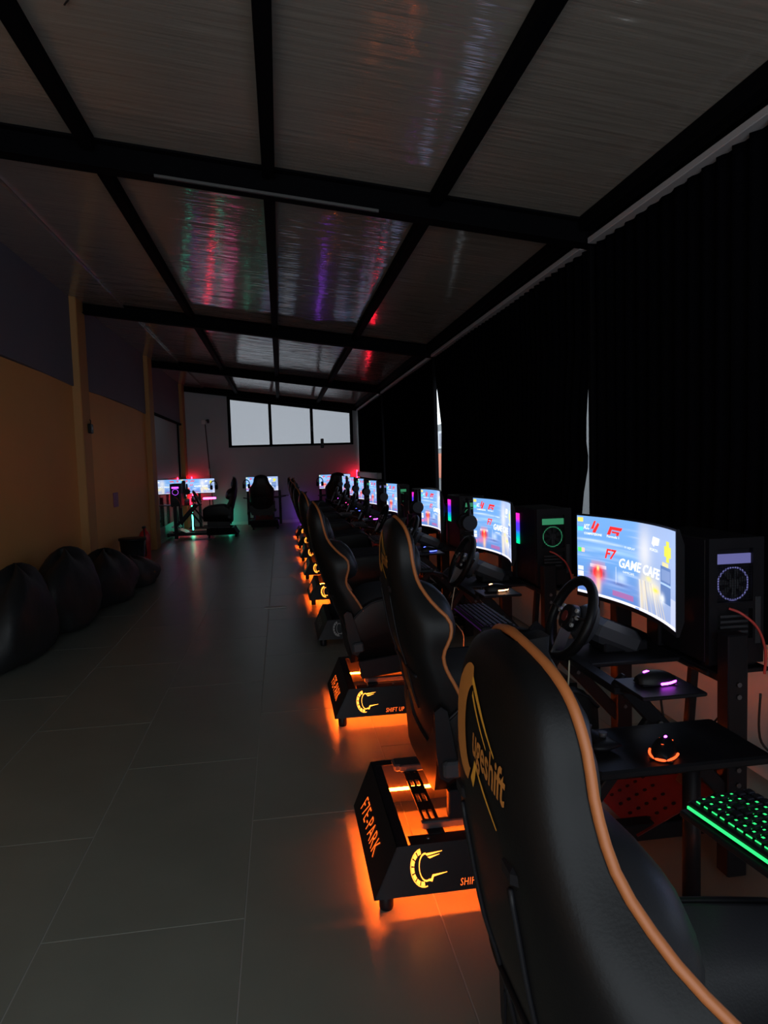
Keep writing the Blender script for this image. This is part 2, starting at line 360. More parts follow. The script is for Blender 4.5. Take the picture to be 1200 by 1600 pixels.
# back wall around the glazed entrance behind the camera
wb = MB().box(XL-.1, -2.1, YN-.12, YN, 0, 3.5).box(1.8, XR+.1, YN-.12, YN, 0, 3.4).box(-2.1, 1.8, YN-.12, YN, 2.6, 3.5).build('wall_back', M['wall_grey']); tag(wb, kind='structure')
# right wall: low plastered wall, steel posts, curtain rail
wr = MB().box(XR, XR+.15, YN, YF, 0, 0.66).build('wall_right', M['low_wall']); tag(wr, kind='structure')
MB().box(XR-.005, XR+.13, YN, YF, 2.70, zr(XR)+.03).build('eave_board', M['steel'], wr)
MB().box(XR-.0, XR+.15, YN, YF, 0.655, 0.68).build('sill', M['low_wall'], wr)
for k, y in enumerate([4.12, 8.55, 12.95]):
    MB().box(1.925, 1.972, y-.03, y+.015, 0, zr(1.925)-.003, b=.004).build('post', M['steel'], wr)
rails = [(YN, 4.06), (4.17, 8.48), (8.6, 12.88), (13.0, YF)]
for a, b in rails: MB().box(1.895, 1.965, a, b, 2.685, 2.72, b=.004).build('curtain_rail', M['rail'], wr)
def curtain(a, b, ea, eb, label, seed):
    rnd = random.Random(seed); n = int((b-a)/0.028); m = 26; rings = []
    ph = [rnd.uniform(0, 6.28) for _ in range(4)]
    for j in range(m+1):
        z = 0.60+(2.695-0.60)*j/m; t = 1-j/m; y0 = a+ea(z); y1 = b+eb(z); row = []
        for i in range(n+1):
            s_ = i/n; y = y0+(y1-y0)*s_; Y = a+(b-a)*s_
            A = .016+.008*math.sin(Y*3+ph[0]); x = 1.955+A*math.sin(Y*2*PI/.115+ph[1]+.7*math.sin(Y*5+ph[2]))+.006*t*math.sin(Y*21+ph[3])
            row.append((min(x, 1.988), y, z+(0.01*math.sin(Y*13) if j == 0 else 0)))
        rings.append(row)
    o = MB().loft(rings).build('curtain', M['curtain'], fix=False); tag(o, label, 'curtain', 'black curtains on the right wall')
    sm = o.modifiers.new('thickness', 'SOLIDIFY'); sm.thickness = .003; return o
zero = lambda z: 0
curtain(YN, 4.10, zero, lambda z: 0.03*max(0, 1-abs(z-.9)/.5), 'black floor-length curtain nearest the camera, behind the first tower', 1)
curtain(4.14, 8.45, lambda z: interp(z, [.6, 1.0, 1.15, 1.38, 1.44, 1.62, 1.95, 2.1], [.20, .17, .14, .05, .09, .09, .04, 0]), lambda z: interp(z, [.7, 1.1, 1.8, 2.0, 2.45], [-.05, -.1, -.2, -.12, .06]), 'black curtain between the first and second steel posts', 2)
curtain(8.56, 12.86, lambda z: interp(z, [.7, 1.1, 1.6, 2.0, 2.45], [.0, .1, .16, .1, 0]), lambda z: interp(z, [.7, 1.8, 2.4], [-.02, -.05, .03]), 'black curtain between the second and third steel posts', 3)
curtain(12.96, YF-.03, zero, zero, 'farthest black curtain, beside the far window', 4)
# outside, seen through the slits between the curtains
og = MB().box(2.2, 40, -10, 60, -0.5, -0.4).build('ground_outside', M['facade']); tag(og, kind='structure')
fb = MB().box(6.5, 14, 22, 40, -.4, 2.9, b=.02).build('building', M['facade']); tag(fb, 'grey building outside seen through the curtain slit', 'building')
MB().box(6.46, 6.5, 24, 36, 1.9, 2.6).build('white_sign_board', M['facade_white'], fb)
MB().box(6.44, 6.5, 23, 37, .7, 1.7).build('orange_band', M['facade_orange'], fb)
for k in range(5): MB().box(6.43, 6.5, 23.6+k*2.4, 25.2+k*2.4, 2.0, 2.5).build('window_glass', M['wall_grey'], fb)
g2 = MB().box(7, 8, 9, 19, -.4, 5.0, b=.03).box(6.9, 8.1, 8.9, 19.1, 5.0, 5.12).build('garden_wall', M['facade']); tag(g2, 'grey boundary wall outside behind the near curtain slit', 'wall')
# small wall things
t = empty('wall_camera', (-1.74, YF-.02, 2.5)); tag(t, 'small camera on a white box high on the far wall left of the window', 'camera')
MB().box(-.075, .02, -.08, .01, -.06, .05, b=.008).build('junction_box', M['white'], t)
MB().cyl((.07, -.02, .03), (.09, -.14, -.02), .035, .03).build('camera_head', M['grey_plastic'], t); MB().box(.03, .07, -.06, .01, .02, .05).build('bracket', M['black'], t)
MB().tube([(-1.74, YF-.02, 2.47), (-1.72, YF-.02, 2.1), (-1.69, YF-.02, 1.5), (-1.655, YF-.02, .8), (-1.62, YF-.02, .08)], .012).build('wall_cable', M['cable'])
tag(bpy.data.objects['wall_cable'], 'black cable running down the far wall below the camera', 'cable')
t = MB().box(-1.735, -1.68, YF-.05, YF-.002, 1.22, 1.38, b=.006).build('wall_socket', M['white']); tag(t, 'white socket on the far wall beside the black cable', 'socket')
t = empty('light_switch', (XL+.07, 8.5, 1.9)); tag(t, 'black switch box on the first orange pillar', 'switch')
MB().box(0, .035, -.06, .06, -.06, .05, b=.008).build('housing', M['black'], t); MB().cyl((.03, 0, 0), (.04, 0, 0), .02).build('dial', M['engraving'], t); MB().tube([(.015, .02, .05), (.015, .03, .09), (.015, 0, .1)], .006).build('cable_loop', M['cable'], t)
t = MB().box(XL-.02, XL-.006, 9.85, 10.1, .9, 1.1, b=.004); t = t.build('notice_plate', M['paper']); tag(t, 'small notice plate with a purple highlight in its colour, on the orange wall above the bin', 'notice')
swap_m = mat('purple_highlight_tint', (0.2, 0.06, 0.16), .5); t.material_slots[0].material = swap_m; t.data.materials[0] = swap_m  # purple highlight at this spot put into the plate's colour
# bin
def lathe(b, prof, n=20, c=(0, 0)):
    rings = [[(c[0]+r*math.cos(2*PI*k/n), c[1]+r*math.sin(2*PI*k/n), z) for k in range(n)] for r, z in prof]; b.loft(rings, closed=True, caps=True)
t = empty('waste_bin', (-2.02, 9.72, 0)); tag(t, 'dark waste bin standing against the orange wall', 'bin')
b = MB(); lathe(b, [(.12, 0), (.13, .02), (.17, .46), (.155, .46), (.12, .04)]); b.build('bin_body', M['black'], t)
b = MB(); lathe(b, [(.172, .45), (.182, .46), (.182, .485), (.16, .485)]); b.build('rim', M['black'], t)
t = empty('fire_extinguisher', (-2.05, 10.72, 0)); tag(t, 'red fire extinguisher on the floor beside the waste bin', 'extinguisher')
b = MB(); lathe(b, [(.07, 0), (.08, .015), (.08, .42), (.06, .47), (.025, .5), (.025, .53)]); b.build('cylinder', M['red_paint'], t)
MB().box(-.02, .02, -.08, .03, .53, .56, b=.004).build('handle', M['black'], t); MB().tube(smooth_path([(0, -.03, .53), (.02, -.12, .45), (.03, -.1, .2), (.02, -.085, .12)]), .01).build('hose', M['cable'], t)
# lumpy black bags piled along the left wall
def bag(name, c, s, seed, label):
    rnd = random.Random(seed); n, m = 30, 16; rings = []; ph = [rnd.uniform(0, 6.28) for _ in range(8)]
    for j in range(m+1):
        th = PI*j/m; row = []
        for i in range(n):
            a = 2*PI*i/n; r = 1+.10*math.sin(3*a+ph[0]+2*th)+.06*math.sin(5*a+ph[1]-3*th)+.04*math.sin(9*a+ph[2]+5*th)+.03*math.sin(14*a+ph[3])
            z = math.cos(th); z = z if z > -.5 else -.5-(.5+z)*-.15
            row.append((c[0]+s[0]*r*math.sin(th)*math.cos(a), c[1]+s[1]*r*math.sin(th)*math.sin(a), s[2]*(z+.575)*(1+.06*math.sin(4*a+ph[4]))))
        rings.append(row)
    o = MB().loft(rings, closed=True, caps=True).build(name, M['bag']); tag(o, label, 'bag', 'black bags along the left wall')
    b = o.data; lo = min(v.co.z for v in b.vertices); xm = min(v.co.x for v in b.vertices); dx = max(0, XL+.01-xm)
    for v in b.vertices: v.co.z -= lo; v.co.x += dx
    return o
bag('floor_bag', (-2.0, 5.5, 0), (.20, .55, .44), 3, 'tall black bag added nearest the camera for the dark foot of the left wall')  # added bag, stands in for the darkness along the wall foot
bag('floor_bag', (-1.96, 6.55, 0), (.23, .62, .44), 5, 'second black bag from the camera, as tall as the first')
bag('floor_bag', (-1.90, 7.7, 0), (.27, .62, .35), 9, 'third black bag in the pile by the left wall')
bag('floor_bag', (-1.86, 8.75, 0), (.30, .52, .22), 12, 'lowest black bag at the far end of the pile, before the waste bin')
t = MB().box(-.19, .02, -.035, .035, 0, .006, b=.001).build('paper_slip', M['paper']); t.location = (-.02, 6.85, 0.001); tag(t, 'small white slip of paper lying on the floor tiles', 'paper')

# ================================================================ prototypes; local +X is the driving direction
# ---- rig frame (origin on the floor under the rear corner side)
def logo_tyre(fn, s):
    """wheel brush mark with speed lines, in plane coordinates (u,v); returns list of (poly, bright)"""
    out = []
    def arc(r0, r1, a0, a1, n=10, cx=0, cy=0, ex=.62):
        return [(cx+ex*r0*math.cos(a0+(a1-a0)*k/n), cy+r0*math.sin(a0+(a1-a0)*k/n)) for k in range(n+1)]+[(cx+.0+ex*r1*math.cos(a1-(a1-a0)*k/n), cy+r1*math.sin(a1-(a1-a0)*k/n)) for k in range(n+1)]
    R = math.radians
    out.append(arc(.80, .90, R(85), R(295), 14, .30, 0, .55))       # inner rim line
    for k in range(7):                                                # tread blocks
        a = 98+k*26; out.append([(p[0]-.02, p[1]) for p in arc(.86, 1.12, R(a), R(a+20), 4, .12, -.02, .72)])
    out.append(arc(1.16, 1.22, R(100), R(285), 14, .12, -.02, .74))  # outer line
    out.append([(.28, .84), (1.5, .92), (1.5, .90), (.42, .70)])
    out.append([(.45, .62), (1.3, .74), (1.3, .72), (.6, .52)])
    out.append([(.35, -.84), (.62, -.72), (.72, -.5), (1.75, -.42), (1.75, -.44), (.8, -.62), (.68, -.92)])
    return [[(u*s, v*s) for u, v in p] for p in out]
def make_rig():
    root = empty('racing_rig')
    # pod: x .23...80, y -.37...+.22(bottom) ; top slightly shifted
    zb, zt = .052, .195; y0b, y1b, y0t, y1t = -.37, .235, -.335, .30; x0b, x0t, x1 = .232, .312, .84
    th = .004
    def plate(name, q, inward, parent=root, m=M['black_metal']):
        a = [Vector(p) for p in q]; n = Vector(inward)*th; b = MB(); k = len(a)
        b.add(a+[p+n for p in a], [tuple(range(k)), tuple(range(2*k-1, k-1, -1))]+[(i, i+k, (i+1) % k+k, (i+1) % k) for i in range(k)]); return b.build(name, m, parent)
    yL = lambda f, t_: f+(t_-f)
    plate('side_panel', [(x0b, y0b, zb), (x0b, y1b, zb), (x0t, y1t, zt), (x0t, y0t, zt)], (1, 0, 0))
    fp = plate('front_panel', [(x0b, y0b, zb), (x1, y0b, zb), (x1, y0t, zt), (x0t, y0t, zt)], (0, 1, 0))
    plate('back_panel', [(x0b, y1b, zb), (x1, y1b, zb), (x1, y1t, zt), (x0t, y1t, zt)], (0, -1, 0))
    # top flanges and rails
    MB().box(x0t, x0t+.038, y0t, y1t, zt-.004, zt).build('side_flange', M['black_metal'], root)
    MB().box(x0t+.045, x1, y0t, y0t+.055, zt-.003, zt+.001).build('front_flange', M['black_metal'], root)
    MB().box(x0t+.02, x1, y1t-.045, y1t, zt-.003, zt+.001).build('back_flange', M['black_metal'], root)
    # bolts
    for (x, y) in ((.42, y0t+.028), (.56, y0t+.03), (.72, y0t+.03), (.40, y1t-.02), (.60, y1t-.02)):
        MB().cyl((x, y, zt), (x, y, zt+.006), .007, n=8).build('bolt', M['chrome'], root)
    # slotted rail (bars leave slots between them)
    b = MB(); xr0 = .425
    for a, c in ((0, .008), (.022, .03), (.044, .055)): b.box(xr0+a, xr0+c, y0t+.055, y1t-.045, zt-.004, zt+.004)
    for y in (y0t+.08, -.1, 0.02, .13, .2): b.box(xr0, xr0+.055, y-.03, y+.03, zt-.004, zt+.0035)
    b.build('slotted_rail', M['black_metal'], root)
    MB().box(.39, .62, y1t-.12, y1t-.05, zt+.002, zt+.03, b=.006).build('cross_rail', M['grey_plastic'], root)
    MB().box(.41, .95, -.26, -.235, zt+.004, zt+.03, b=.004).build('seat_slider', M['grey_plastic'], root)
    MB().box(.41, .95, .17, .195, zt+.004, zt+.03, b=.004).build('seat_slider', M['grey_plastic'], root)
    # feet
    for x, y in ((.275, -.33), (.275, .20), (.80, -.33), (.80, .20)):
        b = MB(); lathe(b, [(.021, 0), (.023, .01), (.023, .05), (.018, .056)], 14, (x, y)); b.build('foot', M['black'], root)
    # LED strips inside the skirt
    b = MB(); b.box(.272, .28, y0b+.05, y1b-.04, .105, .115); b.box(.29, .80, y0b+.038, y0b+.046, .105, .115); b.box(.29, .80, y1b-.02, y1b-.012, .105, .115)
    b.build('led_strip', M['led'], root)
    # cut-out mark and lettering glowing on the front panel
    n_ = Vector((0, zt-zb, y0t-y0b)).normalized()        # along slope
    def fn(u, v, h=0): 
        t = v/(zt-zb); return (.232+(.312-.232)*0+u, y0b+(y0t-y0b)*t-.0012-h, zb+v)
    b = MB()
    for p in logo_tyre(None, .046): b.prism([(u+.155, v+.078) for u, v in p], lambda u, v, h: fn(u, v, h), .0012)
    b.build('wheel_emblem', M['cut_y'], fp)
    v, f = lettering('SHIFT UP', lambda u, w: fn(.275+u, .014+w), .021, .10, bold=.0, shear=.25, space=1.08)
    b = MB(); b.add(v, f); b.build('front_lettering', M['text_o'], fp)
    def fs(u, w):                                          # side panel, letters run along -Y (far to near)
        t = (w)/(zt-zb); return (x0b+(x0t-x0b)*t-.0015, .14-u, zb+w)
    v, f = lettering('F7E-PARK', lambda u, w: fs(u, .035+w), .05, .34, bold=-.01, shear=.2, space=1.12)
    sp = [c for c in root.children if c.name.startswith('side_panel')][0]
    b = MB(); b.add(v, f); b.build('side_lettering', M['text_o'], sp)
    # main rails and front stand
    for y in (-.21, .15): MB().box(.84, 1.62, y-.03, y+.03, .06, .12, b=.004).build('base_rail', M['black_metal'], root)
    MB().box(1.56, 1.62, -.3, .24, .05, .12, b=.004).build('cross_rail', M['black_metal'], root)
    for y in (-.40, .34):
        MB().box(1.38, 1.45, y-.03, y+.03, .02, .82, b=.004).build('upright', M['black_metal'], root)
        MB().bar((1.02, y, .70), (1.40, y, .28), .05, .03, (0, 1, 0)).build('brace', M['black_metal'], root)
        MB().bar((.93, y, .30), (1.13, y, .56), .035, .03, (0, 1, 0)).build('short_brace', M['black_metal'], root)
        for z in (.33, .38, .62, .66): MB().cyl((1.415, y-.03, z), (1.415, y-.037, z), .008, n=8).build('bolt', M['chrome'], root)
        for k in (.35, .5): MB().cyl((1.02+.38*k, y-.015, .70-.42*k), (1.02+.38*k, y-.026, .70-.42*k), .008, n=8).build('bolt', M['chrome'], root)
    MB().box(1.38, 1.45, -.37, .31, .12, .18, b=.004).build('cross_rail', M['black_metal'], root)
    MB().box(1.04, 1.38, -.17, .17, .665, .68, b=.003).build('wheel_deck', M['black_metal'], root)
    MB().box(1.0, 1.045, -.42, .36, .655, .68, b=.003).build('cross_rail', M['black_metal'], root)
    MB().box(1.38, 1.44, -.42, .36, .655, .68, b=.003).build('cross_rail', M['black_metal'], root)
    MB().box(.99, 1.19, -.61, -.43, .70, .712, b=.003).build('mouse_tray', M['black_metal'], root)
    MB().bar((1.03, -.40, .67), (1.06, -.55, .697), .03, .02).build('tray_arm', M['black_metal'], root)
    MB().box(.76, .95, .26, .71, .69, .702, b=.003).build('keyboard_tray', M['black_metal'], root)
    MB().bar((1.02, .34, .667), (.90, .42, .687), .03, .02).build('tray_arm', M['black_metal'], root)
    MB().box(1.37, 1.6, -.33, .09, .66, .675, b=.003).build('tower_shelf', M['black_metal'], root)
    MB().bar((1.42, -.12, .17), (1.46, -.12, .66), .03, .03).build('shelf_arm', M['black_metal'], root)
    # footplate with perforations and three pedals
    T = Matrix.Translation((1.35, -.03, .17)) @ Matrix.Rotation(math.radians(-24), 4, 'Y')
    b = MB(); b.box(-.2, .2, -.22, .22, -.004, .0, T); pl = b.build('footplate', M['red_metal'], root)
    b = MB()
    for i in range(5):
        for j in range(6): 
            c0 = T @ Vector((-.16+i*.035, -.17+j*.07, .0005)); c1 = T @ Vector((-.16+i*.035, -.17+j*.07, .0025)); b.cyl(c0, c1, .008, n=8)
    b.build('perforation', M['black'], pl)['kind'] = 'stuff'
    for y in (-.17, -.04, .09):
        p = MB(); T2 = Matrix.Translation((1.38, y, .22)) @ Matrix.Rotation(math.radians(-60), 4, 'Y')
        p.box(-.005, .12, -.028, .028, 0, .008, T2, b=.003); p.bar((1.44, y, .2), (1.42, y, .32), .015, .02); p.build('pedal', M['chrome'], root)
    return root
rig0 = make_rig()

# ---- bucket seat, origin on the slider height under the cushion
SX, SZ = 0.70, 0.225
def make_seat():
    root = empty('racing_chair')
    zs = [.40, .50, .60, .67, .73, .78, .84, .89, .94, 1.0, 1.06, 1.12, 1.165, 1.19, 1.205]
    xp = [.60, .585, .56, .53, .50, .492, .515, .513, .468, .432, .42, .415, .408, .40, .392]
    ww = [.235, .25, .262, .266, .266, .268, .276, .268, .235, .19, .162, .150, .128, .092, .03]
    xr = [.475, .455, .425, .41, .395, .38, .368, .36, .352, .345, .343, .346, .356, .368, .384]
    Z = np.linspace(.40, 1.205, 46)
    Z = np.concatenate([np.linspace(.40, 1.12, 34), np.linspace(1.13, 1.205, 12)])
    def sp(y):  # smooth interpolation
        P = smooth_path([(a, b, 0) for a, b in zip(zs, y)], 10); return lambda z: float(np.interp(z, [p.x for p in P], [p.y for p in P]))
    XP, WW, XR_ = sp(xp), sp(ww), sp(xr)
    NS = 24
    def outer(z):
        x1, w_, x0 = XP(z), WW(z), XR_(z); row = []
        for k in range(NS+1):
            a = PI*k/NS; c, s_ = math.cos(a), math.sin(a); e = .62
            row.append((x1-(x1-x0)*(abs(s_)**e)-SX, -w_*(1 if c > 0 else -1)*abs(c)**.55, z-SZ))
        return row
    def inner(z):
        x1, w_, x0 = XP(z), WW(z), XR_(z); row = []
        fx = x0+max(.05, .42*(x1-x0))
        for k in range(NS+1):
            a = PI*k/NS; c, s_ = math.cos(a), math.sin(a); u = abs(c)
            bol = .03*math.sin(PI*min(1, max(0, (1-u)/.5)))*min(1, (1.2-z)/.06)        # bolster swelling forward beside the piping
            x = fx+(x1-fx)*max(0, (u-.45)/.55)**1.2+bol
            if k in (0, NS): x = x1
            row.append((x-SX, -w_*.985*(1 if c > 0 else -1)*abs(c)**.8, z-SZ))
        return row
    bs = MB(); bs.loft([outer(z) for z in Z]); sh = bs.build('back_shell', M['leather'], root)
    b = MB(); b.loft([inner(z) for z in Z]); b.add(inner(Z[0])+outer(Z[0]), [tuple(range(NS+1))+tuple(range(2*NS+1, NS, -1))]); b.build('back_cushion', M['leather_grey'], root)
    # piping loop
    near = [(XP(z)-SX+.002, -WW(z)-.002, z-SZ) for z in Z]; far = [(x, -y, z) for x, y, z in near]
    MB().tube(near+[(XP(1.205)-SX, 0, 1.209-SZ)]+far[::-1], .0062, 8).build('piping', M['piping'], root)
    # emblem and lettering on the rear of the headrest (plane facing -X)
    def rear(u, v, h=0):     # u along -Y from centre, v height above z=1.10
        z = min(1.19, 1.10+v); w_ = WW(z); c = max(-.98, min(.98, u/w_)); ca = abs(c)**(1/.55); s_ = math.sqrt(max(0, 1-ca*ca)); x1, x0 = XP(z), XR_(z)
        return (x1-(x1-x0)*s_**.62-SX-.0015-h, -u, z-SZ)
    def fine(b, poly, ox, oy, s):
        # subdivide quads lengthwise so they hug the surface
        n = len(poly)//2
        A, B = poly[:n], poly[n:][::-1]
        A = smooth_path([(a[0], a[1], 0) for a in A], 4) if len(A) > 1 else A; B = smooth_path([(a[0], a[1], 0) for a in B], 4)
        rings = [[rear(ox+a.x*s+(b_.x-a.x)*s*t, oy+a.y*s+(b_.y-a.y)*s*t) for t in (0, .5, 1)] for a, b_ in zip(A, B)]
        b.loft(rings)
    R = math.radians
    b = MB()
    rin = [(.30+.5*math.cos(R(a))*.62, .78*math.sin(R(a))) for a in range(80, 290, 15)]; rout = [(.0+1.10*math.cos(R(a))*.72, 1.10*math.sin(R(a))) for a in range(80, 290, 15)]
    fine(b, rin+rout[::-1], -.045, -.015, .068); b.build('tyre_emblem', M['orange_thread'], sh)
    b = MB()
    fine(b, [(.2, .95), (.8, .62), (1.7, .02), (1.7, -.02), (.8, .50), (.2, .84)], -.045, -.015, .068)
    fine(b, [(.35, .70), (.8, .35), (1.3, .0), (1.3, -.04), (.8, .27), (.35, .6)], -.045, -.015, .068)
    fine(b, [(.30, -.95), (.5, -.7), (.62, -.5), (.72, -.56), (.6, -.85), (.42, -1.1)], -.045, -.015, .068)
    fine(b, [(.62, -.5), (1.0, -.75), (1.75, -1.2), (1.72, -1.24), (1.0, -.86), (.66, -.6)], -.045, -.015, .068)
    b.build('speed_lines', M['yellow'], sh)
    v, f = lettering('ugeshift', lambda u, w: rear(-.045+.034+u, -.022-.035+w-.15*u), .056, .112, bold=.02, shear=.2)
    b = MB(); b.add(v, f); b.build('back_lettering', M['orange_thread'], sh)
    # strap slots and elastic strap of the neck cushion
    for sgn in (-1, 1):
        q = rear(sgn*.10, -.13); MB().box(q[0]-.003, q[0]+.02, q[1]-.022, q[1]+.022, q[2]-.014, q[2]+.014, b=.008).build('strap_slot', M['black'], sh)
    def rr(u, z): 
        w_ = WW(z); c = max(-.98, min(.98, u/w_)); ca = abs(c)**(1/.55); s_ = math.sqrt(max(0, 1-ca*ca)); return (XP(z)-(XP(z)-XR_(z))*s_**.62-SX-.002, -u, z-SZ)
    for uu in (-.1, .1): MB().tube([rr(uu+.03*math.sin(z*18)*0, z) for z in np.linspace(.95, .55, 20)], .004, 5).build('seam', M['black'], sh)
    MB().tube([rr(u, .70+.01*math.cos(u*14)) for u in np.linspace(-.2, .2, 24)], .006, 6).build('strap', M['black'], sh)
    # lumbar and head cushions on the front
    def cushion(name, cx, cz, hx, hy, hz, lean):
        b = MB(); rings = []
        for j in range(11):
            t = -1+2*j/10; r = max(.02, 1-abs(t)**2.6)**.5
            rings.append([(cx-SX+lean*t+hx*r*math.copysign(abs(math.cos(a))**.8, math.cos(a)), hy*max(r, .25)*math.copysign(abs(math.sin(a))**.6, math.sin(a)), cz+hz*t-SZ) for a in np.linspace(0, 2*PI, 21)[:-1]])
        b.loft(rings, closed=True, caps=True); return b.build(name, M['leather_grey'], root)
    cushion('head_cushion', .425, 1.06, .045, .115, .075, -.01)
    cushion('lumbar_cushion', .485, .86, .095, .165, .12, -.03)

    # seat bucket: U section lofted along x
    xsn = np.linspace(.46, 1.02, 16); ro, ri, pn = [], [], []
    for x in xsn:
        t = (x-.46)/.56; top = .52+.12*math.sin(min(1, t/.35)*PI/2)*(1-.25*max(0, t-.5)/.5); w_ = .262+.012*math.sin(PI*t); bot = .30+.03*t; cz = .44+.04*t
        fr = max(0, (t-.86)/.14); top -= .05*fr*fr
        sec = [(x-SX, -w_, top-SZ), (x-SX, -w_-.012, (top+bot)/2-SZ), (x-SX, -w_+.03, bot-SZ+.015), (x-SX, -.18, bot-SZ), (x-SX, 0, bot-SZ), (x-SX, .18, bot-SZ), (x-SX, w_-.03, bot-SZ+.015), (x-SX, w_+.012, (top+bot)/2-SZ), (x-SX, w_, top-SZ)]
        ins = [(x-SX, -w_, top-SZ), (x-SX, -w_+.03, top+.012-SZ), (x-SX, -w_+.075, (top+cz)/2-SZ), (x-SX, -.13, cz-SZ), (x-SX, 0, cz-.008-SZ), (x-SX, .13, cz-SZ), (x-SX, w_-.075, (top+cz)/2-SZ), (x-SX, w_-.03, top+.012-SZ), (x-SX, w_, top-SZ)]
        ro.append(sec); ri.append(ins); pn.append((x-SX, -w_-.003, top-SZ+.002))
    b = MB(); b.loft(ro); 
    for e in (0, -1): b.add(ro[e]+ri[e], [tuple(range(9))+tuple(range(17, 8, -1))])
    b.build('seat_shell', M['leather'], root); MB().loft(ri).build('seat_cushion', M['leather_grey'], root)
    for sg in (1, -1): MB().tube([(x, y*sg, z) for x, y, z in pn], .006, 6).build('seat_piping', M['piping'], root)
    # recliner cover and lever at both sides
    for sg in (-1, 1):
        b = MB(); pts = [(.455, .60), (.475, .615), (.497, .60), (.525, .44), (.52, .385), (.495, .365), (.468, .38), (.458, .46)]
        b.prism([(x-SX, z-SZ) for x, z in pts], lambda u, v, h: (u, sg*(.268+h), v), .022); rc = b.build('recliner_cover', M['black'], root)
        MB().box(.475-SX, .535-SX, sg*.285, sg*.315, .385-SZ, .44-SZ, b=.008).build('recliner_lever', M['grey_plastic'], rc)
    for y in (-.2475, .1825):
        MB().box(.50-SX, .95-SX, y-.018, y+.018, .0, .10, b=.004).build('seat_bracket', M['black_metal'], root)
    return root
seat0 = make_seat()

